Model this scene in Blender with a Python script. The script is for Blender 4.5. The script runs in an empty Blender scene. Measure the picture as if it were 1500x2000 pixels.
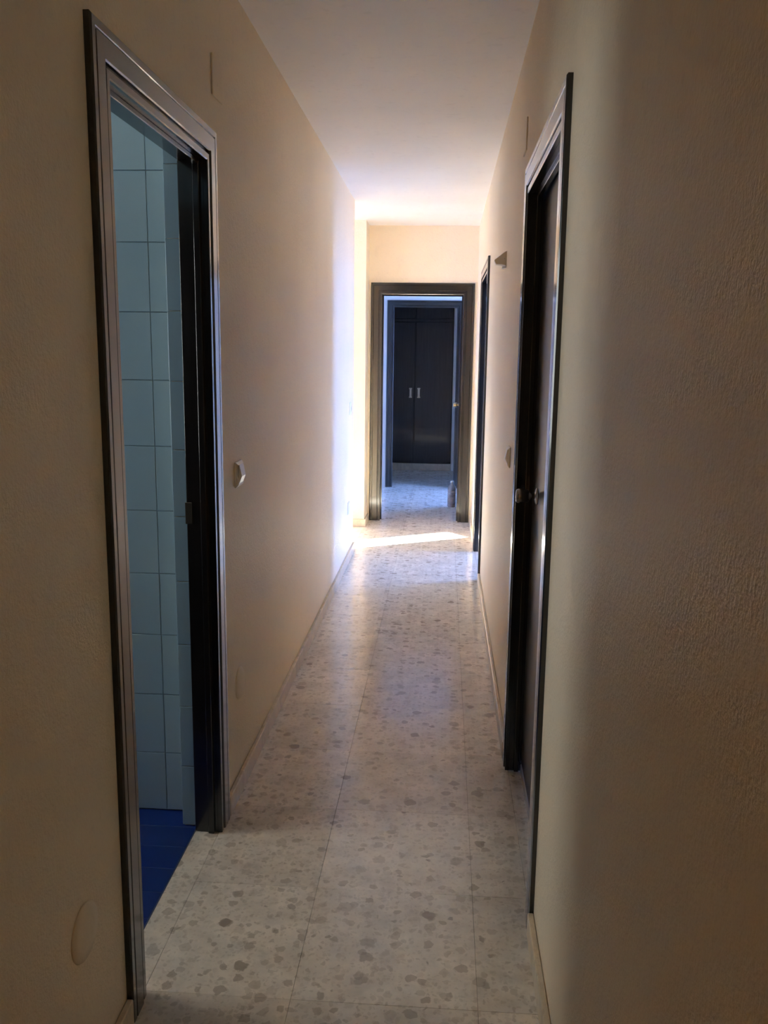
import bpy, bmesh, math, random
from mathutils import Vector, Matrix
random.seed(7)
scn = bpy.context.scene
COL = scn.collection

# ------------------------------------------------------------------ camera
F_PX, YAW, PITCH, ROLL, EYE = 1707.94, -3.8175, -10.2381, 0.7284, 1.5
yaw, pit, rol = (math.radians(a) for a in (YAW, PITCH, ROLL))
fw = Vector((math.sin(yaw)*math.cos(pit), math.cos(yaw)*math.cos(pit), math.sin(pit)))
rt = fw.cross(Vector((0, 0, 1))).normalized()
up = rt.cross(fw)
rt2 = rt*math.cos(rol) + up*math.sin(rol)
up2 = -rt*math.sin(rol) + up*math.cos(rol)
cam_d = bpy.data.cameras.new('camera')
cam = bpy.data.objects.new('camera', cam_d)
COL.objects.link(cam)
m = Matrix((rt2, up2, -fw)).transposed().to_4x4()
m.translation = (0, 0, EYE)
cam.matrix_world = m
cam_d.sensor_fit = 'VERTICAL'
cam_d.sensor_height = 36.0
cam_d.lens = F_PX/2000*36.0
cam_d.clip_start = 0.02
scn.camera = cam

# ------------------------------------------------------------------ sky, sun, exposure
world = bpy.data.worlds.new('sky')
scn.world = world
world.use_nodes = True
bg = world.node_tree.nodes['Background']
bg.inputs['Color'].default_value = (0.20, 0.38, 1.0, 1)
bg.inputs['Strength'].default_value = 7.6

sun_d = bpy.data.lights.new('sun', 'SUN')
sun_d.energy = 80
sun_d.angle = math.radians(0.6)
sun_d.color = (1.0, 0.98, 0.88)
sun = bpy.data.objects.new('sun', sun_d)
COL.objects.link(sun)
SUN_DIR = Vector((0.862, 0.507, -0.553)).normalized()
sun.rotation_euler = SUN_DIR.to_track_quat('-Z', 'Y').to_euler()
sun.location = (-6, 2, 6)

def portal(name, loc, normal, sx, sz):
    d = bpy.data.lights.new(name, 'AREA')
    d.shape = 'RECTANGLE'; d.size = sx; d.size_y = sz
    d.cycles.is_portal = True
    o = bpy.data.objects.new(name, d)
    o.location = loc
    o.rotation_euler = Vector(normal).to_track_quat('-Z', 'Y').to_euler()
    COL.objects.link(o)

vs = scn.view_settings
vs.view_transform = 'Standard'
vs.look = 'None'
vs.gamma = 1.0
vs.use_curve_mapping = False
vs.exposure = 2.3
try:
    scn.cycles.max_bounces = 22
    scn.cycles.diffuse_bounces = 18
    scn.cycles.glossy_bounces = 6
    scn.cycles.transmission_bounces = 8
    scn.cycles.sample_clamp_indirect = 3.0
    scn.cycles.caustics_reflective = False
    scn.cycles.use_denoising = True
    scn.cycles.adaptive_threshold = 0.03
except Exception:
    pass

# ------------------------------------------------------------------ measurements (metres)
XL, XR, ZC = -0.680, 0.267, 2.594        # hall walls, ceiling
T = 0.12                                  # wall thickness
YB = -1.6                                 # hall end behind the viewer
YC, YP, YF = 6.595, 7.55, 7.861           # left corner, left pier, end wall
Y3, Y4 = 9.915, 11.44                     # second doorway, wardrobe front
D1 = (1.795, 2.510)                       # clear openings
D2 = (2.185, 3.020)
D3 = (5.800, 6.660)
D4 = (-0.563, 0.146)
D5 = (-0.575, 0.122)
ZD = 2.022

# ------------------------------------------------------------------ materials
def new_mat(name):
    mt = bpy.data.materials.new(name)
    mt.use_nodes = True
    nt = mt.node_tree
    return mt, nt, nt.nodes['Principled BSDF']

def N(nt, kind, **kw):
    n = nt.nodes.new(kind)
    for k, v in kw.items():
        setattr(n, k, v)
    return n

def plain(name, col, rough=0.5, metal=0.0, **kw):
    mt, nt, b = new_mat(name)
    no = N(nt, 'ShaderNodeTexNoise'); no.inputs['Scale'].default_value = kw.get('nscale', 30)
    geo = N(nt, 'ShaderNodeNewGeometry')
    nt.links.new(geo.outputs['Position'], no.inputs['Vector'])
    mx = N(nt, 'ShaderNodeMix', data_type='RGBA')
    v = kw.get('var', 0.08)
    mx.inputs[6].default_value = tuple(c*(1-v) for c in col) + (1,)
    mx.inputs[7].default_value = tuple(min(1, c*(1+v)) for c in col) + (1,)
    nt.links.new(no.outputs['Fac'], mx.inputs[0])
    nt.links.new(mx.outputs[2], b.inputs['Base Color'])
    b.inputs['Roughness'].default_value = rough
    b.inputs['Metallic'].default_value = metal
    if 'coat' in kw:
        b.inputs['Coat Weight'].default_value = kw['coat']
        b.inputs['Coat Roughness'].default_value = kw.get('coat_rough', 0.1)
    return mt

def wall_mat(name, col, bump=0.55, scale=170, stain=0.0, rough=0.5):
    mt, nt, b = new_mat(name)
    geo = N(nt, 'ShaderNodeNewGeometry')
    big = N(nt, 'ShaderNodeTexNoise'); big.inputs['Scale'].default_value = 1.7; big.inputs['Detail'].default_value = 5
    fine = N(nt, 'ShaderNodeTexNoise'); fine.inputs['Scale'].default_value = scale; fine.inputs['Detail'].default_value = 3
    mid = N(nt, 'ShaderNodeTexNoise'); mid.inputs['Scale'].default_value = scale*0.28; mid.inputs['Detail'].default_value = 4
    for n in (big, fine, mid):
        nt.links.new(geo.outputs['Position'], n.inputs['Vector'])
    mx = N(nt, 'ShaderNodeMix', data_type='RGBA')
    mx.inputs[6].default_value = tuple(c*0.90 for c in col) + (1,)
    mx.inputs[7].default_value = tuple(min(1, c*1.06) for c in col) + (1,)
    nt.links.new(big.outputs['Fac'], mx.inputs[0])
    mx2 = N(nt, 'ShaderNodeMix', data_type='RGBA')
    mx2.inputs[7].default_value = tuple(c*0.80 for c in col) + (1,)
    rp = N(nt, 'ShaderNodeMapRange'); rp.inputs[1].default_value = 0.60; rp.inputs[2].default_value = 0.80
    rp.inputs[4].default_value = 0.45
    nt.links.new(mid.outputs['Fac'], rp.inputs[0])
    nt.links.new(rp.outputs[0], mx2.inputs[0])
    nt.links.new(mx.outputs[2], mx2.inputs[6])
    out = mx2.outputs[2]
    if stain > 0:                                   # grubby hand marks and scuffs on the plaster
        mp = N(nt, 'ShaderNodeMapping'); mp.inputs['Scale'].default_value = (6, 6, 2.2)
        nt.links.new(geo.outputs['Position'], mp.inputs['Vector'])
        sn = N(nt, 'ShaderNodeTexNoise'); sn.inputs['Scale'].default_value = 1.3; sn.inputs['Detail'].default_value = 8
        sn.inputs['Roughness'].default_value = 0.75
        nt.links.new(mp.outputs[0], sn.inputs['Vector'])
        r2 = N(nt, 'ShaderNodeMapRange'); r2.inputs[1].default_value = 0.58; r2.inputs[2].default_value = 0.76
        r2.inputs[4].default_value = stain
        nt.links.new(sn.outputs['Fac'], r2.inputs[0])
        mx3 = N(nt, 'ShaderNodeMix', data_type='RGBA')
        mx3.inputs[7].default_value = tuple(c*0.55 for c in col) + (1,)
        nt.links.new(r2.outputs[0], mx3.inputs[0]); nt.links.new(out, mx3.inputs[6])
        out = mx3.outputs[2]
    nt.links.new(out, b.inputs['Base Color'])
    add = N(nt, 'ShaderNodeMath', operation='ADD')
    nt.links.new(fine.outputs['Fac'], add.inputs[0]); nt.links.new(mid.outputs['Fac'], add.inputs[1])
    bp = N(nt, 'ShaderNodeBump'); bp.inputs['Strength'].default_value = bump; bp.inputs['Distance'].default_value = 0.004
    nt.links.new(add.outputs[0], bp.inputs['Height'])
    nt.links.new(bp.outputs[0], b.inputs['Normal'])
    b.inputs['Roughness'].default_value = rough
    return mt

def terrazzo(name, base, chip, rough=0.17, slab=True):
    mt, nt, b = new_mat(name)
    geo = N(nt, 'ShaderNodeNewGeometry')
    dn = N(nt, 'ShaderNodeTexNoise'); dn.inputs['Scale'].default_value = 42; dn.inputs['Detail'].default_value = 3
    nt.links.new(geo.outputs['Position'], dn.inputs['Vector'])
    sub = N(nt, 'ShaderNodeVectorMath', operation='SUBTRACT'); sub.inputs[1].default_value = (0.5, 0.5, 0.5)
    nt.links.new(dn.outputs['Color'], sub.inputs[0])
    sc = N(nt, 'ShaderNodeVectorMath', operation='SCALE'); sc.inputs['Scale'].default_value = 0.030
    nt.links.new(sub.outputs[0], sc.inputs[0])
    ad = N(nt, 'ShaderNodeVectorMath', operation='ADD')
    nt.links.new(geo.outputs['Position'], ad.inputs[0]); nt.links.new(sc.outputs[0], ad.inputs[1])
    # cloudy cement base
    cl = N(nt, 'ShaderNodeTexNoise'); cl.inputs['Scale'].default_value = 11; cl.inputs['Detail'].default_value = 7
    cl.inputs['Roughness'].default_value = 0.65
    nt.links.new(geo.outputs['Position'], cl.inputs['Vector'])
    m0 = N(nt, 'ShaderNodeMix', data_type='RGBA')
    m0.inputs[6].default_value = tuple(c*0.80 for c in base) + (1,)
    m0.inputs[7].default_value = tuple(min(1, c*1.14) for c in base) + (1,)
    cr = N(nt, 'ShaderNodeMapRange'); cr.inputs[1].default_value = 0.3; cr.inputs[2].default_value = 0.7
    nt.links.new(cl.outputs['Fac'], cr.inputs[0]); nt.links.new(cr.outputs[0], m0.inputs[0])
    prev = m0.outputs[2]
    def chips(prev, scale, share, size, col, depth):
        vo = N(nt, 'ShaderNodeTexVoronoi'); vo.inputs['Scale'].default_value = scale
        vo.voronoi_dimensions = '2D'
        vo.inputs['Randomness'].default_value = 0.95
        nt.links.new(ad.outputs[0], vo.inputs['Vector'])
        sep = N(nt, 'ShaderNodeSeparateColor'); nt.links.new(vo.outputs['Color'], sep.inputs[0])
        # radius of each chip from its cell's own colour; only a share of the cells holds one
        rad = N(nt, 'ShaderNodeMapRange'); rad.inputs[1].default_value = 1-share; rad.inputs[2].default_value = 1.0
        rad.inputs[3].default_value = size*0.35; rad.inputs[4].default_value = size
        nt.links.new(sep.outputs[0], rad.inputs[0])
        has = N(nt, 'ShaderNodeMath', operation='GREATER_THAN'); has.inputs[1].default_value = 1-share
        nt.links.new(sep.outputs[0], has.inputs[0])
        df = N(nt, 'ShaderNodeMath', operation='SUBTRACT')
        nt.links.new(rad.outputs[0], df.inputs[0]); nt.links.new(vo.outputs['Distance'], df.inputs[1])
        ed = N(nt, 'ShaderNodeMapRange'); ed.inputs[1].default_value = 0.0; ed.inputs[2].default_value = 0.05
        nt.links.new(df.outputs[0], ed.inputs[0])
        mu = N(nt, 'ShaderNodeMath', operation='MULTIPLY')
        nt.links.new(ed.outputs[0], mu.inputs[0]); nt.links.new(has.outputs[0], mu.inputs[1])
        st = N(nt, 'ShaderNodeMapRange'); st.inputs[3].default_value = depth*0.25; st.inputs[4].default_value = depth
        nt.links.new(sep.outputs[1], st.inputs[0])
        mu2 = N(nt, 'ShaderNodeMath', operation='MULTIPLY')
        nt.links.new(mu.outputs[0], mu2.inputs[0]); nt.links.new(st.outputs[0], mu2.inputs[1])
        mx = N(nt, 'ShaderNodeMix', data_type='RGBA')
        mx.inputs[7].default_value = col + (1,)
        nt.links.new(mu2.outputs[0], mx.inputs[0]); nt.links.new(prev, mx.inputs[6])
        return mx.outputs[2]
    prev = chips(prev, 75, 0.60, 0.48, chip, 0.30)
    prev = chips(prev, 44, 0.50, 0.46, chip, 0.42)
    prev = chips(prev, 24, 0.40, 0.42, chip, 0.70)
    prev = chips(prev, 13, 0.30, 0.30, tuple(c*0.90 for c in chip), 0.85)
    prev = chips(prev, 9.0, 0.20, 0.055, (0.10, 0.06, 0.035), 1.0)
    if slab:
        oi = N(nt, 'ShaderNodeObjectInfo')
        tv = N(nt, 'ShaderNodeMapRange'); tv.inputs[3].default_value = 0.93; tv.inputs[4].default_value = 1.05
        nt.links.new(oi.outputs['Random'], tv.inputs[0])
        vm = N(nt, 'ShaderNodeVectorMath', operation='SCALE')
        nt.links.new(prev, vm.inputs[0]); nt.links.new(tv.outputs[0], vm.inputs['Scale'])
        prev = vm.outputs[0]
    nt.links.new(prev, b.inputs['Base Color'])
    rr = N(nt, 'ShaderNodeMapRange'); rr.inputs[3].default_value = rough*0.8; rr.inputs[4].default_value = rough*1.3
    nt.links.new(cl.outputs['Fac'], rr.inputs[0]); nt.links.new(rr.outputs[0], b.inputs['Roughness'])
    b.inputs['Specular IOR Level'].default_value = 0.5
    return mt

def wood(name, dark, light, rough=0.26, along='Z', coat=0.8):
    mt, nt, b = new_mat(name)
    geo = N(nt, 'ShaderNodeNewGeometry')
    mp = N(nt, 'ShaderNodeMapping')
    mp.inputs['Scale'].default_value = {'Z': (45, 45, 2.2), 'X': (2.2, 45, 45), 'Y': (45, 2.2, 45)}[along]
    nt.links.new(geo.outputs['Position'], mp.inputs['Vector'])
    no = N(nt, 'ShaderNodeTexNoise'); no.inputs['Scale'].default_value = 1.6; no.inputs['Detail'].default_value = 8
    no.inputs['Distortion'].default_value = 0.6
    nt.links.new(mp.outputs[0], no.inputs['Vector'])
    cr = N(nt, 'ShaderNodeMapRange'); cr.inputs[1].default_value = 0.35; cr.inputs[2].default_value = 0.68
    nt.links.new(no.outputs['Fac'], cr.inputs[0])
    mx = N(nt, 'ShaderNodeMix', data_type='RGBA')
    mx.inputs[6].default_value = dark + (1,); mx.inputs[7].default_value = light + (1,)
    nt.links.new(cr.outputs[0], mx.inputs[0]); nt.links.new(mx.outputs[2], b.inputs['Base Color'])
    bp = N(nt, 'ShaderNodeBump'); bp.inputs['Strength'].default_value = 0.02; bp.inputs['Distance'].default_value = 0.0002
    nt.links.new(no.outputs['Fac'], bp.inputs['Height']); nt.links.new(bp.outputs[0], b.inputs['Normal'])
    b.inputs['Roughness'].default_value = rough
    b.inputs['Coat Weight'].default_value = coat
    b.inputs['Coat Roughness'].default_value = 0.10
    return mt

CREAM = (0.90, 0.80, 0.63)
M = {}
M['wall'] = wall_mat('cream_plaster', CREAM, stain=0.16)
M['wall_white'] = wall_mat('white_plaster', (0.78, 0.76, 0.72), bump=0.12)
M['ceiling'] = wall_mat('ceiling_paint', (0.93, 0.935, 0.945), bump=0.06, scale=90)
M['floor'] = terrazzo('terrazzo', (0.80, 0.755, 0.68), (0.36, 0.31, 0.255))
M['skirting'] = terrazzo('terrazzo_skirting', (0.66, 0.57, 0.44), (0.50, 0.42, 0.32), rough=0.35, slab=False)
M['joint'] = plain('floor_joint', (0.42, 0.37, 0.32), 0.8)
M['wood'] = wood('dark_varnished_wood', (0.0045, 0.0035, 0.0035), (0.016, 0.0115, 0.0105))
M['wood_h'] = wood('dark_varnished_wood_head', (0.0045, 0.0035, 0.0035), (0.016, 0.0115, 0.0105), along='Y')
M['wood_x'] = wood('dark_varnished_wood_cross', (0.0045, 0.0035, 0.0035), (0.016, 0.0115, 0.0105), along='X')
M['leaf'] = wood('satin_varnished_leaf', (0.010, 0.008, 0.008), (0.030, 0.023, 0.021), rough=0.42, coat=0.0)
M['leaf'].node_tree.nodes['Principled BSDF'].inputs['Specular IOR Level'].default_value = 0.9
M['wardrobe'] = wood('wardrobe_wood', (0.010, 0.0085, 0.010), (0.022, 0.018, 0.020), rough=0.42, coat=0.15)
M['tile'] = plain('pale_blue_glaze', (0.30, 0.45, 0.58), 0.16, var=0.05, nscale=4, coat=0.3)
M['grout'] = plain('grey_grout', (0.24, 0.35, 0.43), 0.85)
M['navy'] = plain('navy_glaze', (0.006, 0.028, 0.20), 0.28, var=0.15, nscale=6)
M['navy_grout'] = plain('navy_grout', (0.10, 0.14, 0.26), 0.8)
M['plastic'] = plain('ivory_plastic', (0.90, 0.87, 0.82), 0.28, var=0.02)
M['cover'] = wall_mat('painted_cover', tuple(c*0.97 for c in CREAM), bump=0.10)
M['brass'] = plain('aged_brass', (0.55, 0.42, 0.22), 0.25, 1.0)
M['knobdark'] = plain('dark_bronze', (0.30, 0.25, 0.21), 0.22, 0.9)
M['steel'] = plain('nickel', (0.55, 0.54, 0.52), 0.28, 1.0)
M['beige'] = plain('beige_plastic', (0.80, 0.72, 0.62), 0.5, var=0.03)
M['cap'] = plain('white_cap', (0.85, 0.85, 0.85), 0.4, var=0.02)
M['alu'] = plain('window_frame_paint', (0.75, 0.75, 0.75), 0.4, var=0.02)
M['metalstrip'] = plain('grey_threshold', (0.30, 0.27, 0.25), 0.4, var=0.05)
M['outside'] = plain('sun_blocker_grey', (0.6, 0.58, 0.55), 0.9)
mt, nt, b = new_mat('bottle_plastic')
no = N(nt, 'ShaderNodeTexNoise'); no.inputs['Scale'].default_value = 25
mxb = N(nt, 'ShaderNodeMix', data_type='RGBA')
mxb.inputs[6].default_value = (0.24, 0.21, 0.20, 1); mxb.inputs[7].default_value = (0.50, 0.46, 0.44, 1)
nt.links.new(no.outputs['Fac'], mxb.inputs[0]); nt.links.new(mxb.outputs[2], b.inputs['Base Color'])
b.inputs['Roughness'].default_value = 0.12
b.inputs['Transmission Weight'].default_value = 0.5
b.inputs['IOR'].default_value = 1.33
M['bottle'] = mt

# ------------------------------------------------------------------ helpers
def link(name, bm, mat, parent=None, smooth=False):
    me = bpy.data.meshes.new(name)
    bmesh.ops.recalc_face_normals(bm, faces=bm.faces[:])
    bm.to_mesh(me); bm.free()
    if smooth:
        for p in me.polygons: p.use_smooth = True
    me.materials.append(M[mat] if isinstance(mat, str) else mat)
    o = bpy.data.objects.new(name, me)
    COL.objects.link(o)
    if parent is not None: o.parent = parent
    return o

def tag(o, label, cat, group=None, kind=None):
    o['label'] = label; o['category'] = cat
    if group: o['group'] = group
    if kind: o['kind'] = kind
    return o

def empty(name, loc):
    o = bpy.data.objects.new(name, None)
    o.empty_display_size = 0.1
    o.location = loc
    COL.objects.link(o)
    return o

def adopt(child, root):
    """parent keeping the world place (the root is an unrotated Empty)"""
    child.parent = root
    child.location = Vector(child.location) - Vector(root.location)
    return child

def box(bm, x0, x1, y0, y1, z0, z1, bev=0.0, seg=1):
    b2 = bmesh.new()
    vs_ = [b2.verts.new((x, y, z)) for x in (x0, x1) for y in (y0, y1) for z in (z0, z1)]
    for f in ((0,1,3,2),(4,6,7,5),(0,4,5,1),(2,3,7,6),(0,2,6,4),(1,5,7,3)):
        b2.faces.new([vs_[i] for i in f])
    if bev > 0:
        bmesh.ops.bevel(b2, geom=b2.edges[:], offset=bev, segments=seg, affect='EDGES', profile=0.5)
    me = bpy.data.meshes.new('t'); b2.to_mesh(me); b2.free()
    bm.from_mesh(me); bpy.data.meshes.remove(me)

def box_obj(name, mat, x0, x1, y0, y1, z0, z1, bev=0.0, parent=None, seg=1):
    bm = bmesh.new(); box(bm, x0, x1, y0, y1, z0, z1, bev, seg)
    return link(name, bm, mat, parent)

def lathe(bm, prof, n=24, axis='Z', origin=(0, 0, 0)):
    rings = []
    for r, h in prof:
        ring = []
        for k in range(n):
            a = 2*math.pi*k/n
            c, s = r*math.cos(a), r*math.sin(a)
            if axis == 'Z': p = (c, s, h)
            elif axis == 'X': p = (h, c, s)
            else: p = (c, h, s)
            ring.append(bm.verts.new(Vector(p) + Vector(origin)))
        rings.append(ring)
    for a, b_ in zip(rings, rings[1:]):
        for k in range(n):
            bm.faces.new((a[k], a[(k+1) % n], b_[(k+1) % n], b_[k]))
    bm.faces.new(rings[0]); bm.faces.new(rings[-1])

def wall_with_holes(name, mat, axis, a0, a1, s0, s1, holes, label, z1=None):
    """a wall slab: thickness a0..a1 across `axis`, length s0..s1, holes = [(lo, hi, zlo, zhi)]"""
    z1 = ZC if z1 is None else z1
    bm = bmesh.new()
    def put(sa, sb, za, zb):
        if sb-sa < 1e-6 or zb-za < 1e-6: return
        if axis == 'X': box(bm, a0, a1, sa, sb, za, zb)
        else: box(bm, sa, sb, a0, a1, za, zb)
    cur = s0
    for lo, hi, zl, zh in sorted(holes):
        put(cur, lo, 0, z1); put(lo, hi, 0, zl); put(lo, hi, zh, z1); cur = hi
    put(cur, s1, 0, z1)
    o = link(name, bm, mat)
    return tag(o, label, 'wall', kind='structure')

# ------------------------------------------------------------------ room shell
LIN = 0.035   # jamb lining thickness
XI = XR + T
wl = wall_with_holes('wall_left', 'wall', 'X', XL-T, XL, YB, YC, [(D1[0]-LIN, D1[1]+LIN, 0, ZD+LIN)],
                     'long cream plaster wall with the tiled bathroom doorway')
wr = wall_with_holes('wall_right', 'wall', 'X', XR, XI, YB, YF+0.12,
                     [(D2[0]-LIN, D2[1]+LIN, 0, ZD+LIN), (D3[0]-LIN, D3[1]+LIN, 0, ZD+LIN)],
                     'long cream plaster wall with the closed dark door')
wf = wall_with_holes('wall_far', 'wall', 'Y', YF, YF+0.12, XL, XR, [(D4[0]-LIN, D4[1]+LIN, 0, ZD+LIN)],
                     'cream end wall around the dark framed doorway')
# entrance room added behind the viewer; its unseen window fills the near hall
EX0, EX1, EY = -2.3, 1.9, -4.6
wall_with_holes('wall_back', 'wall', 'Y', YB-0.12, YB, EX0, EX1, [(XL+0.0, XR-0.0, 0, 2.30)], 'cream wall behind the viewer')
wall_with_holes('wall_entrance_left', 'wall', 'X', EX0-0.1, EX0, EY, YB, [], 'cream entrance room wall behind the viewer on left')
WE = (-3.45, -3.05, 1.0, 1.9)
wall_with_holes('wall_entrance_right', 'wall', 'X', EX1, EX1+0.1, EY, YB, [WE], 'cream entrance room wall with added fill window behind the viewer')
wall_with_holes('wall_entrance_far', 'wall', 'Y', EY-0.1, EY, EX0-0.1, EX1+0.1, [], 'cream entrance room end wall behind the viewer')
portal('portal_entrance', (EX1+0.05, (WE[0]+WE[1])/2, (WE[2]+WE[3])/2), (-1, 0, 0), WE[1]-WE[0], WE[3]-WE[2])
# side room to the left, its slanted slot added to shape the sun streak
AX, AY = -3.19, 5.49                      # far jamb of that opening
dd = Vector((0.178, -0.212)).normalized()
LX, LY = -3.55, 4.30
wall_with_holes('wall_pier', 'wall', 'Y', YP, YF+0.12, LX-0.1, XL, [], 'cream pier left of the dark framed doorway')
WS = (5.935, 6.22, 1.10, 2.58)  # added opening: sun on the hidden pier face brightens the mid hall
wall_with_holes('wall_side_room_left', 'wall', 'X', LX-0.1, LX, 5.90, YP, [WS], 'cream side room wall with added unseen sun opening')
portal('portal_side_room', (LX-0.05, (WS[0]+WS[1])/2, (WS[2]+WS[3])/2), (1, 0, 0), WS[1]-WS[0], WS[3]-WS[2])
wall_with_holes('wall_side_room_near', 'wall', 'Y', LY-0.1, LY, LX, XL-T, [], 'cream side room wall hidden left of hall')
bm = bmesh.new()
def slanted(bm, p0, p1, z0, z1, th=-0.1):
    n = Vector((-(p1-p0).y, (p1-p0).x)).normalized()*th
    q = [p0, p1, p1+n, p0+n]
    lo = [bm.verts.new((v.x, v.y, z0)) for v in q]; hi = [bm.verts.new((v.x, v.y, z1)) for v in q]
    bm.faces.new(lo[::-1]); bm.faces.new(hi)
    for k in range(4): bm.faces.new((lo[k], lo[(k+1) % 4], hi[(k+1) % 4], hi[k]))
A = Vector((AX, AY)); W_AP = 0.46; ZW = 2.12; ZS = 1.50
B = A + dd*W_AP
slanted(bm, A - dd*0.56, A, 0, ZC)
slanted(bm, B, B + dd*1.22, 0, ZC)
slanted(bm, A, B, ZW, ZC)
slanted(bm, A, B, 0, ZS)
tag(link('wall_sun_slot', bm, 'wall'), 'slanted cream side room wall with slot added to shape the sun streak', 'wall', kind='structure')
cen = (A+B)/2
portal('portal_sun_slot', (cen.x, cen.y, (ZW+ZS)/2), (0.77, 0.64, 0), W_AP, ZW-ZS)

# bathroom
BX = -2.5
yt = 2.633
wb = wall_with_holes('wall_bathroom_far', 'grout', 'Y', yt, yt+0.1, BX, XL-T, [], 'pale blue tiled bathroom wall seen through the doorway')
wall_with_holes('wall_bathroom_near', 'tile', 'Y', 0.3, 0.4, BX-0.1, XL-T, [], 'pale blue bathroom wall on the near side')
WBW = (1.70, 2.50, 1.00, 2.05)
wall_with_holes('wall_bathroom_left', 'tile', 'X', BX-0.1, BX, 0.4, yt+0.1, [WBW], 'pale blue bathroom wall with the window')
portal('portal_bathroom', (BX-0.05, (WBW[0]+WBW[1])/2, (WBW[2]+WBW[3])/2), (1, 0, 0), WBW[1]-WBW[0], WBW[3]-WBW[2])

tinted = bpy.data.materials.new('amber_filter'); tinted.use_nodes = True  # filter tint added to warm the blue sky light
tn = tinted.node_tree; tn.nodes.remove(tn.nodes['Principled BSDF'])
tb = tn.nodes.new('ShaderNodeBsdfTransparent'); tb.inputs[0].default_value = (1.0, 0.66, 0.31, 1)
tn.links.new(tb.outputs[0], tn.nodes['Material Output'].inputs[0])
M['amber'] = tinted
tinted2 = tinted.copy(); tinted2.name = 'amber_filter_bath'
tinted2.node_tree.nodes['Transparent BSDF'].inputs[0].default_value = (0.93, 0.69, 0.42, 1)
M['amber_dense'] = tinted2
tag(box_obj('tint_pane_1', 'amber_dense', BX-0.055, BX-0.050, WBW[0], WBW[1], WBW[2], WBW[3]), 'added amber filter pane at the bathroom window', 'window', kind='structure')  # added filter pane, turns the bathroom daylight near neutral
tag(box_obj('tint_pane_2', 'amber', EX1+0.050, EX1+0.055, WE[0], WE[1], WE[2], WE[3]), 'added amber filter pane at the entrance fill window', 'window', kind='structure')  # added filter pane, warms the fill from behind the viewer

# right hand room with a balcony door
RX = 2.4
WR_ = (6.45, 7.10, 0.0, 2.15)
wall_with_holes('wall_side_room_right', 'wall_white', 'X', RX, RX+0.1, 4.4, YF+0.12, [WR_], 'white room wall with tall window beyond right doorway')
wall_with_holes('wall_side_room_right_near', 'wall_white', 'Y', 4.3, 4.4, XI, RX+0.1, [], 'white room wall near side beyond right doorway')
wall_with_holes('wall_side_room_right_far', 'wall_white', 'Y', YF, YF+0.12, XI, RX, [], 'white room wall far side beyond right doorway')
portal('portal_right_room', (RX+0.05, (WR_[0]+WR_[1])/2, WR_[3]/2), (-1, 0, 0), WR_[1]-WR_[0], WR_[3])

# lobby behind the end wall
VX0, VX1 = -0.72, 1.15
wall_with_holes('wall_lobby_left', 'wall_white', 'X', VX0-0.1, VX0, YF+0.12, 12.1, [], 'white lobby wall beyond the dark framed doorway')
WV = (9.15, 9.60, 0.0, 2.05)
wall_with_holes('wall_lobby_right', 'wall_white', 'X', VX1, VX1+0.1, YF+0.12, 12.1, [WV], 'white lobby wall with tall window at right')
wall_with_holes('wall_lobby_far', 'wall_white', 'Y', Y3, Y3+0.1, VX0, VX1, [(D5[0]-LIN, D5[1]+LIN, 0, ZD+LIN)],
                'white lobby wall around the inner dark doorway')
portal('portal_lobby', (VX1+0.05, (WV[0]+WV[1])/2, WV[3]/2), (-1, 0, 0), WV[1]-WV[0], WV[3])
wall_with_holes('wall_bedroom_far', 'wall_white', 'Y', 12.0, 12.1, VX0, VX1, [], 'white bedroom wall behind the wardrobe')
wall_with_holes('wall_bedroom_return', 'wall_white', 'Y', Y4-0.01, 12.0, 0.106, VX1, [], 'pale wall strip right of the dark wardrobe')

o = box_obj('ceiling', 'ceiling', LX-0.3, RX+0.2, EY-0.2, 12.2, ZC, ZC+0.12)
tag(o, 'white painted ceiling running the length of the hall', 'ceiling', kind='structure')
nb = box_obj('sun_blocker', 'outside', -0.2, 0.2, -1.15, 1.15, -3, 9.0)  # unseen block added to shade the bathroom window from the sun
nb.location = (-2.5-0.862*10, 1.91-0.507*10, 0); nb.rotation_euler = (0, 0, math.atan2(0.507, 0.862))
tag(nb, 'plain unseen block added to keep sun off the bathroom window', 'wall', kind='structure')

# floor: a joint-coloured bed with terrazzo slabs laid on it
fl = box_obj('floor', 'joint', LX-0.3, RX+0.2, EY-0.2, 12.2, -0.12, -0.004)
tag(fl, 'speckled beige terrazzo floor with dark chips and fine joints', 'floor', kind='structure')
S = 0.44; GX, GY = 0.113, 2.247; GAP = 0.0004
slab_cache = {}
def slabs(x0, x1, y0, y1, gx=GX, gy=GY):
    def cuts(a, b_, g):
        k = math.ceil((a-g)/S + 1e-6); out = [a]
        while g+k*S < b_-1e-6:
            out.append(g+k*S); k += 1
        out.append(b_)
        if len(out) > 2 and out[1]-out[0] < 0.03: out.pop(1)
        if len(out) > 2 and out[-1]-out[-2] < 0.03: out.pop(-2)
        return out
    cx, cy = cuts(x0, x1, gx), cuts(y0, y1, gy)
    for xa, xb in zip(cx, cx[1:]):
        for ya, yb in zip(cy, cy[1:]):
            w, l = round(xb-xa, 4), round(yb-ya, 4)
            if (w, l) not in slab_cache:
                bm = bmesh.new()
                box(bm, -w/2+GAP, w/2-GAP, -l/2+GAP, l/2-GAP, -0.004, 0.0)
                top = [e for e in bm.edges if all(v.co.z > -1e-6 for v in e.verts)]
                bmesh.ops.bevel(bm, geom=top, offset=0.0003, segments=1, affect='EDGES')
                t = link('floor_slab', bm, 'floor', fl)
                slab_cache[(w, l)] = t.data
            else:
                t = bpy.data.objects.new('floor_slab', slab_cache[(w, l)])
                COL.objects.link(t); t.parent = fl
            t.location = ((xa+xb)/2, (ya+yb)/2, random.uniform(-0.0004, 0.0))
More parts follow.
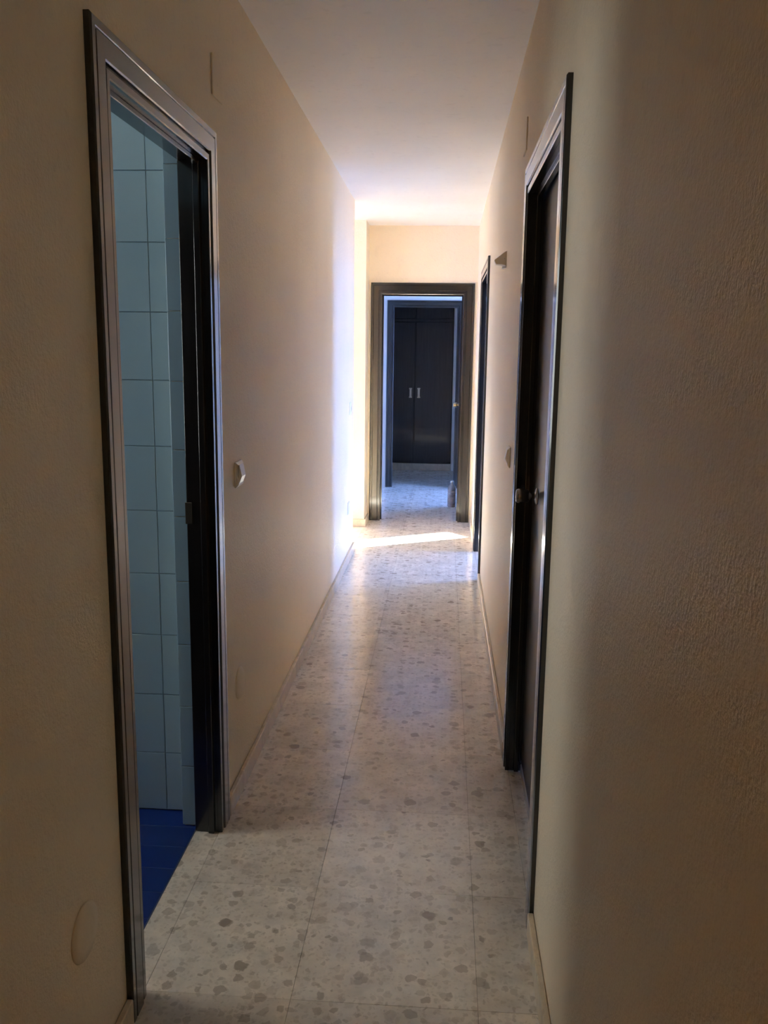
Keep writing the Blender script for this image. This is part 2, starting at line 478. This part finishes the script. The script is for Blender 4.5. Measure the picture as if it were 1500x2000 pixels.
slabs(XL, XR, YB, YF+0.12)                                  # hall
slabs(EX0, EX1, EY, YB)                                     # entrance room
slabs(-0.755, XL, D1[0], D1[1])                             # bathroom threshold
slabs(XR, XI, D2[0], D2[1]); slabs(XR, XI, D3[0], D3[1])    # right doorways
slabs(LX, XL, YC, YP); slabs(LX, XL-T, LY, YC)              # side room left
slabs(XI, RX+0.1, 4.4, YF)                                  # side room right
slabs(VX0, VX1+0.1, YF+0.12, Y3+0.1); slabs(VX0, VX1, Y3+0.1, 12.0)

# bathroom floor: navy tiles on grout
bf = box_obj('floor_bathroom', 'navy_grout', BX, -0.757, 0.4, yt, -0.004, -0.0012)
tag(bf, 'navy blue tiled bathroom floor beyond the left doorway', 'floor', kind='structure')
mesh_nt = None
ty = 2.646   # rows run up to the far wall
for r in range(19):
    y1_ = min(ty - 0.1145*r, yt); y0_ = ty - 0.1145*(r+1)
    for c in range(7):
        x1_ = -0.758 - 0.229*c; x0_ = max(x1_ - 0.229, BX)
        if y0_ < 0.45: continue
        full = (r > 0 and c < 6)
        if full and mesh_nt is not None:
            t = bpy.data.objects.new('floor_tile', mesh_nt); COL.objects.link(t); t.parent = bf
        else:
            bm = bmesh.new(); w, l = x1_-x0_, y1_-y0_
            box(bm, -w/2+.0012, w/2-.0012, -l/2+.0012, l/2-.0012, -0.003, 0, 0.0006)
            t = link('floor_tile', bm, 'navy', bf)
            if full: mesh_nt = t.data
        # rows that reach into the doorway are cut by the wall line
        t.location = ((x0_+x1_)/2, (y0_+y1_)/2, random.uniform(-0.0005, 0.0))

# bathroom wall tiles, 10 x 20 cm upright
def wall_tile(w, h):
    bm = bmesh.new(); box(bm, -w/2+.0010, w/2-.0010, -0.006, 0, -h/2+.0010, h/2-.0010, 0.0012)
    return bm
proto = None
for r in range(13):
    z0_ = 0.003 + 0.2015*r; z1_ = min(z0_+0.2015, ZC)
    for c in range(9):
        x1_ = XL-T if c == 0 else -0.884 - 0.1005*(c-1)
        x0_ = -0.884 - 0.1005*c
        if c == 0: x1_ = -0.8015
        w, h = x1_-x0_, z1_-z0_
        if c and r < 12 and proto is not None:
            t = bpy.data.objects.new('wall_tile', proto); COL.objects.link(t); t.parent = wb
        else:
            t = link('wall_tile', wall_tile(w, h), 'tile', wb)
            if c and r < 12: proto = t.data
        t.location = ((x0_+x1_)/2, yt, (z0_+z1_)/2)
        t.rotation_euler = (random.uniform(-.004, .004), 0, random.uniform(-.006, .006))
# narrow cut tiles on the reveal beside the door lining
for r in range(11):
    z0_ = 0.003 + 0.2015*r; z1_ = min(z0_+0.2015, ZD+LIN)
    if z1_-z0_ < 0.02: continue
    bm = bmesh.new()
    box(bm, -0.8045, -0.756, D1[1]+LIN-0.006, D1[1]+LIN-0.0001, z0_+.001, z1_-.001, 0.0012)
    link('reveal_tile', bm, 'tile', wl)

# ------------------------------------------------------------------ baseboards
BH, BT = 0.066, 0.0165
def baseboard(name, x0, x1, y0, y1, label):
    o = box_obj(name, 'skirting', x0, x1, y0, y1, 0.0005, BH, 0.0025)
    tag(o, label, 'baseboard', kind='structure')
CW = 0.094
baseboard('baseboard_left_near', XL+0.001, XL+BT, YB, D1[0]-CW-0.002, 'beige terrazzo baseboard on left before the bathroom door')
baseboard('baseboard_left', XL+0.001, XL+BT, D1[1]+CW+0.002, YC+BT, 'long beige terrazzo baseboard on left after the bathroom door')
baseboard('baseboard_left_end', XL-T, XL+0.001, YC+0.001, YC+BT, 'short beige baseboard round the left wall corner')
baseboard('baseboard_right_near', XR-BT, XR-0.001, YB, D2[0]-CW-0.002, 'beige terrazzo baseboard on right before the closed door')
baseboard('baseboard_right', XR-BT, XR-0.001, D2[1]+CW+0.002, D3[0]-CW-0.002, 'beige terrazzo baseboard between the two right doors')
baseboard('baseboard_right_far', XR-BT, XR-0.001, D3[1]+CW+0.002, YF, 'short beige baseboard in the far right corner')
baseboard('baseboard_pier', LX, XL+BT, YP-BT, YP-0.001, 'beige terrazzo baseboard across the left pier')
baseboard('baseboard_pier_return', XL+0.001, XL+BT, YP-0.001, YF-0.02, 'short beige baseboard on the return of the left pier')

# ------------------------------------------------------------------ door frames
PROF = [(0, -0.002), (0, 0.0095), (0.0025, 0.0115), (0.0165, 0.0115), (0.0185, 0.0095), (0.0195, 0.0050), (0.0250, 0.0050),
        (0.0262, 0.0120), (0.0285, 0.0150), (0.0660, 0.0150), (0.0680, 0.0120), (0.0700, 0.0120), (0.0720, 0.0150),
        (0.0860, 0.0150), (0.0900, 0.0115), (0.0900, -0.002)]
def frame_parts(root, mp, lo, hi, ztop, depth, width=CW, head='wood_h', stop=None, back=True, bottom=0.0):
    """casing (two uprights and a mitred head), jamb lining and door stops in a wall; mp(s, z, v) -> world"""
    k = width/0.09
    prof = [(u*k, v) for u, v in PROF]
    def sweep(name, ends, mat):
        bm = bmesh.new()
        a = [bm.verts.new(mp(*ends(u, 0), v)) for u, v in prof]
        b_ = [bm.verts.new(mp(*ends(u, 1), v)) for u, v in prof]
        n = len(prof)
        for i in range(n-1): bm.faces.new((a[i], a[i+1], b_[i+1], b_[i]))
        bm.faces.new((a[-1], a[0], b_[0], b_[-1]))
        bm.faces.new(a[::-1]); bm.faces.new(b_)
        return adopt(link(name, bm, mat), root)
    sweep('casing_upright', lambda u, e: (lo-u, bottom if e == 0 else ztop+u), 'wood')
    sweep('casing_upright', lambda u, e: (hi+u, bottom if e == 0 else ztop+u), 'wood')
    sweep('casing_head', lambda u, e: (lo-u if e == 0 else hi+u, ztop+u), head)
    def bx(name, s0, s1, z0, z1, v0, v1, mat='wood', bev=0.0015):
        p, q = mp(s0, z0, v0), mp(s1, z1, v1)
        c = [sorted((p[i], q[i])) for i in range(3)]
        return adopt(box_obj(name, mat, c[0][0], c[0][1], c[1][0], c[1][1], c[2][0], c[2][1], bev), root)
    g = 0.0005
    bx('jamb', lo-LIN+g, lo, g, ztop, -depth, 0)
    bx('jamb', hi, hi+LIN-g, g, ztop, -depth, 0)
    bx('jamb_head', lo-LIN+g, hi+LIN-g, ztop, ztop+LIN-g, -depth, 0, head)
    if stop is not None:
        v0, v1 = stop
        bx('door_stop', lo, lo+0.012, g, ztop, v0, v1)
        bx('door_stop', hi-0.012, hi, g, ztop, v0, v1)
        bx('door_stop_head', lo+0.012, hi-0.012, ztop-0.012, ztop, v0, v1, head)
    return bx

left = lambda s, z, v: (XL+v, s, z)
right = lambda s, z, v: (XR-v, s, z)
farw = lambda s, z, v: (s, YF-v, z)
lobb = lambda s, z, v: (s, Y3-v, z)

d1 = tag(empty('door_1', (XL, D1[0], 0)), 'dark wood door frame open to the blue tiled bathroom', 'door frame', kind='structure')
bx = frame_parts(d1, left, D1[0], D1[1], ZD, 0.075, stop=(-0.030, -0.012))
st = bx('strike_plate', D1[1]-0.003, D1[1]+0.001, 0.995, 1.060, -0.0785, -0.058, 'knobdark', 0.0008)
st['label'] = 'dark metal strike plate on the bathroom jamb'
adopt(box_obj('door_leaf', 'leaf', -1.455, -0.765, D1[0]-0.037, D1[0]-0.002, 0.008, ZD-0.004, 0.002), d1)
# casing foot block seen at the far upright
bx('casing_foot', D1[1]+CW-0.002, D1[1]+CW+0.004, 0.001, 0.085, 0.0, 0.0125)

d2 = tag(empty('door_2', (XR, D2[0], 0)), 'closed dark varnished door with knob on the right wall', 'door', kind='structure')
bx = frame_parts(d2, right, D2[0], D2[1], ZD, 0.115, stop=(-0.036, -0.020))
lf = bx('door_leaf', D2[0]+0.003, D2[1]-0.003, 0.036, ZD-0.004, -0.082, -0.046, 'leaf', 0.002)
bx('threshold_strip', D2[0]+0.004, D2[1]-0.004, 0.001, 0.030, -0.060, -0.043, 'metalstrip', 0.003)

def knob(parent, name, org, sgn, mat, rose, s=1.0):
    """turned knob along X; org on the leaf face, sgn the direction it sticks out"""
    bm = bmesh.new()
    pr = [(0.027, 0.0), (0.027, 0.003), (0.023, 0.006), (0.012, 0.009)]
    lathe(bm, [(r*s, sgn*h*s) for r, h in pr], 24, 'X', org)
    rz = link('knob_rose', bm, rose, None, True)
    bm = bmesh.new()
    pr = [(0.010, 0.008), (0.0085, 0.015), (0.0095, 0.022), (0.015, 0.026), (0.0215, 0.032), (0.0235, 0.042), (0.0238, 0.058), (0.0225, 0.066), (0.018, 0.070), (0.006, 0.0715)]
    lathe(bm, [(r*s, sgn*h*s) for r, h in pr], 24, 'X', org)
    kn = link(name, bm, mat, None, True)
    for o_ in (rz, kn):
        o_.parent = parent
        o_.matrix_parent_inverse = Matrix.Translation(-(Vector(parent.location) + (Vector(parent.parent.location) if parent.parent else Vector())))
knob(lf, 'door_knob', (XR+0.046, 2.862, 1.047), -1, 'knobdark', 'steel')

d3 = tag(empty('door_3', (XR, D3[0], 0)), 'open dark door frame further down the right wall', 'door frame', kind='structure')
frame_parts(d3, right, D3[0], D3[1], ZD, 0.115, stop=(-0.060, -0.045))

d4 = tag(empty('door_4', (D4[0], YF, 0)), 'dark brown door frame with opened leaf in the end wall', 'door', kind='structure')
bx = frame_parts(d4, farw, D4[0], D4[1], ZD-0.006, 0.115, width=0.098, head='wood_x', stop=(-0.060, -0.045))
lf4 = adopt(box_obj('door_leaf', 'wood', D4[1]+0.006, D4[1]+0.041, YF+0.125, YF+0.125+0.70, 0.008, ZD-0.01, 0.002), d4)
knob(lf4, 'door_knob', (D4[1]+0.006, 8.622, 1.020), -1, 'brass', 'brass', 0.9)

d5 = tag(empty('door_5', (D5[0], Y3, 0)), 'inner dark door frame in front of the wardrobe', 'door frame', kind='structure')
frame_parts(d5, lobb, D5[0], D5[1], ZD-0.012, 0.095, width=0.078, head='wood_x')

# ------------------------------------------------------------------ wardrobe
wd = tag(empty('wardrobe', (-0.30, Y4, 0)), 'dark built-in wardrobe with paired metal handles beyond both doorways', 'wardrobe')
adopt(box_obj('carcass', 'wardrobe', VX0+0.004, 0.102, Y4+0.006, 11.98, 0.092, ZC-0.004), wd)
pl = adopt(box_obj('plinth', 'skirting', VX0+0.004, 0.102, Y4-0.012, 11.98, 0.001, 0.090, 0.002), wd)
pl['label'] = 'beige plinth under the wardrobe'
adopt(box_obj('rail', 'wardrobe', VX0+0.004, 0.102, Y4-0.020, Y4+0.004, 1.912, 1.945, 0.003), wd)
def wdoor(x0, x1, z0, z1, hx=None):
    d = adopt(box_obj('door_panel', 'wardrobe', x0, x1, Y4-0.014, Y4+0.005, z0, z1, 0.003), wd)
    if hx is not None:
        bm = bmesh.new()
        box(bm, hx-0.014, hx+0.014, Y4-0.018, Y4-0.0135, 0.945, 1.075, 0.0015)
        box(bm, hx-0.020, hx+0.020, Y4-0.034, Y4-0.017, 0.946, 0.962, 0.003)
        box(bm, hx-0.020, hx+0.020, Y4-0.034, Y4-0.017, 1.058, 1.074, 0.003)
        box(bm, hx-0.009, hx+0.009, Y4-0.040, Y4-0.028, 0.950, 1.070, 0.004, 2)
        h = link('handle', bm, 'steel')
        h.parent = d; h.matrix_parent_inverse = Matrix.Translation(-Vector(d.location) - Vector(wd.location))
wdoor(-0.712, -0.391, 0.097, 1.906, -0.437)
wdoor(-0.378, 0.098, 0.097, 1.906, -0.331)
wdoor(-0.712, -0.391, 1.951, ZC-0.02)
wdoor(-0.378, 0.098, 1.951, ZC-0.02)

# ------------------------------------------------------------------ bottle on the lobby floor
bo = tag(empty('water_bottle', (0.098, 8.668, 0.0)), 'ribbed clear plastic bottle with white cap beside the dark door frame', 'bottle')
prof = [(0.030, 0.002), (0.040, 0.004), (0.0425, 0.012)]
z = 0.016
while z < 0.165:
    prof += [(0.0430, z), (0.0430, z+0.010), (0.0398, z+0.0135), (0.0398, z+0.0155)]
    z += 0.019
prof += [(0.0430, z), (0.0425, z+0.012), (0.036, z+0.034), (0.024, z+0.054), (0.0165, z+0.064), (0.0150, z+0.070), (0.0150, z+0.076)]
bm = bmesh.new(); lathe(bm, prof, 28); body = link('bottle_body', bm, 'bottle', bo, True)
zc = z+0.076
bm = bmesh.new(); lathe(bm, [(0.0165, zc), (0.0168, zc+0.004), (0.0168, zc+0.016), (0.0150, zc+0.019), (0.004, zc+0.0195)], 20)
link('cap', bm, 'cap', bo, True)

# ------------------------------------------------------------------ switches, covers, wall fixture
def plate_bm(w, h, v0, v1, inset):
    """bevelled square plate in (s, z), v outwards"""
    bm = bmesh.new()
    rings = [(w/2, h/2, v0), (w/2, h/2, v0+(v1-v0)*0.35), (w/2-inset, h/2-inset, v1), (w/2-inset*2.2, h/2-inset*2.2, v1)]
    rr = [[bm.verts.new((v, sx*a, sz*b_)) for sx, sz in ((-1, -1), (1, -1), (1, 1), (-1, 1))] for a, b_, v in rings]
    for r0, r1 in zip(rr, rr[1:]):
        for i in range(4): bm.faces.new((r0[i], r0[(i+1) % 4], r1[(i+1) % 4], r1[i]))
    bm.faces.new(rr[0][::-1]); bm.faces.new(rr[-1])
    return bm
def switch(name, x, y, z, sgn, label, w=0.082, h=0.082, rocker=True, d=0.011):
    root = tag(empty(name, (x, y, z)), label, 'light switch')
    bm = plate_bm(w, h, 0.0005, d, 0.009)
    if sgn < 0: bmesh.ops.scale(bm, vec=(-1, 1, 1), verts=bm.verts[:])
    link('plate', bm, 'plastic', root)
    if rocker:
        bm = bmesh.new(); hw, hh = w*0.30, h*0.40
        pts = [(d-0.002, -hh), (d+0.009, -hh*0.15), (d+0.001, hh)]      # tilted rocker
        a = [bm.verts.new((sgn*v, -hw, zz)) for v, zz in pts]; b_ = [bm.verts.new((sgn*v, hw, zz)) for v, zz in pts]
        for i in range(3): bm.faces.new((a[i], a[(i+1) % 3], b_[(i+1) % 3], b_[i]))
        bm.faces.new(a); bm.faces.new(b_[::-1])
        link('rocker', bm, 'plastic', root)
    return root
s1 = switch('light_switch', XL, 2.848, 1.102, 1, 'white rocker switch right of the bathroom door frame', 0.090, 0.084, d=0.012)
switch('light_switch', XR, 3.505, 1.103, -1, 'white rocker switch on right wall beside the closed door', 0.085, 0.080)
switch('light_switch', XL, 6.33, 1.110, 1, 'small white switch near the bluish left wall corner', 0.085, 0.092, d=0.010)
so = tag(empty('wall_socket', (XL, 6.262, 0.390)), 'low white wall socket near the bluish left wall corner', 'socket')
link('plate', plate_bm(0.085, 0.090, 0.0005, 0.010, 0.009), 'plastic', so)
bm = bmesh.new(); lathe(bm, [(0.022, 0.009), (0.022, 0.0115), (0.019, 0.0115), (0.018, 0.0104)], 20, 'X'); link('socket_ring', bm, 'plastic', so, True)

def round_cover(y, z, r, label, tilt):
    root = tag(empty('junction_cover', (XL, y, z)), label, 'cover plate', 'round painted junction covers')
    bm = bmesh.new()
    lathe(bm, [(r*0.97, 0.0003), (r, 0.0025), (r*0.97, 0.0055), (r*0.6, 0.0065), (0.004, 0.0068)], 36, 'X')
    link('disc', bm, 'cover', root, True)
    root.rotation_euler = (0, 0, tilt)
round_cover(2.815, 0.382, 0.056, 'round cream cover low on wall under the switch right of bathroom door', -0.03)
round_cover(1.497, 0.378, 0.058, 'round cream cover low on wall in the bottom left corner', -0.03)
def square_cover(x, y, z, sgn, label):
    root = tag(empty('junction_cover', (x, y, z)), label, 'cover plate', 'square painted junction covers')
    bm = bmesh.new()
    w = 0.055
    if sgn > 0: box(bm, 0.0003, 0.005, -w, w, -w, w, 0.0012)
    else: box(bm, -0.005, -0.0003, -w, w, -w, w, 0.0012)
    link('lid', bm, 'cover', root)
square_cover(XL, 2.665, 2.274, 1, 'square cream junction cover above the bathroom door corner')
square_cover(XR, 3.300, 2.260, -1, 'square cream junction cover above the closed right door corner')

# tapered wall fixture on the right wall
fx = tag(empty('wall_fixture', (XR, 4.165, 1.932)), 'small tapered beige fixture sticking out high on the right wall', 'wall fixture')
bm = bmesh.new()
def ringp(v, hw, zl, zh): return [bm.verts.new((-v, sx*hw, zz)) for sx, zz in ((-1, zl), (1, zl), (1, zh), (-1, zh))]
rs = [ringp(0.0005, 0.040, -0.034, 0.034), ringp(0.006, 0.038, -0.028, 0.031), ringp(0.022, 0.032, -0.024, 0.020), ringp(0.046, 0.022, -0.023, 0.002), ringp(0.054, 0.018, -0.008, -0.003)]
for r0, r1 in zip(rs, rs[1:]):
    for i in range(4): bm.faces.new((r0[i], r0[(i+1) % 4], r1[(i+1) % 4], r1[i]))
bm.faces.new(rs[0][::-1]); bm.faces.new(rs[-1])
link('body', bm, 'beige', fx)
bm = bmesh.new(); lathe(bm, [(0.003, -0.0395), (0.003, -0.0375), (0.001, -0.037)], 10, 'Y', (-0.010, 0, 0.0)); link('screw', bm, 'steel', fx)
bm = bmesh.new(); box(bm, -0.020, -0.001, -0.036, 0.036, -0.040, -0.0345, 0.002); link('lip', bm, 'plastic', fx)
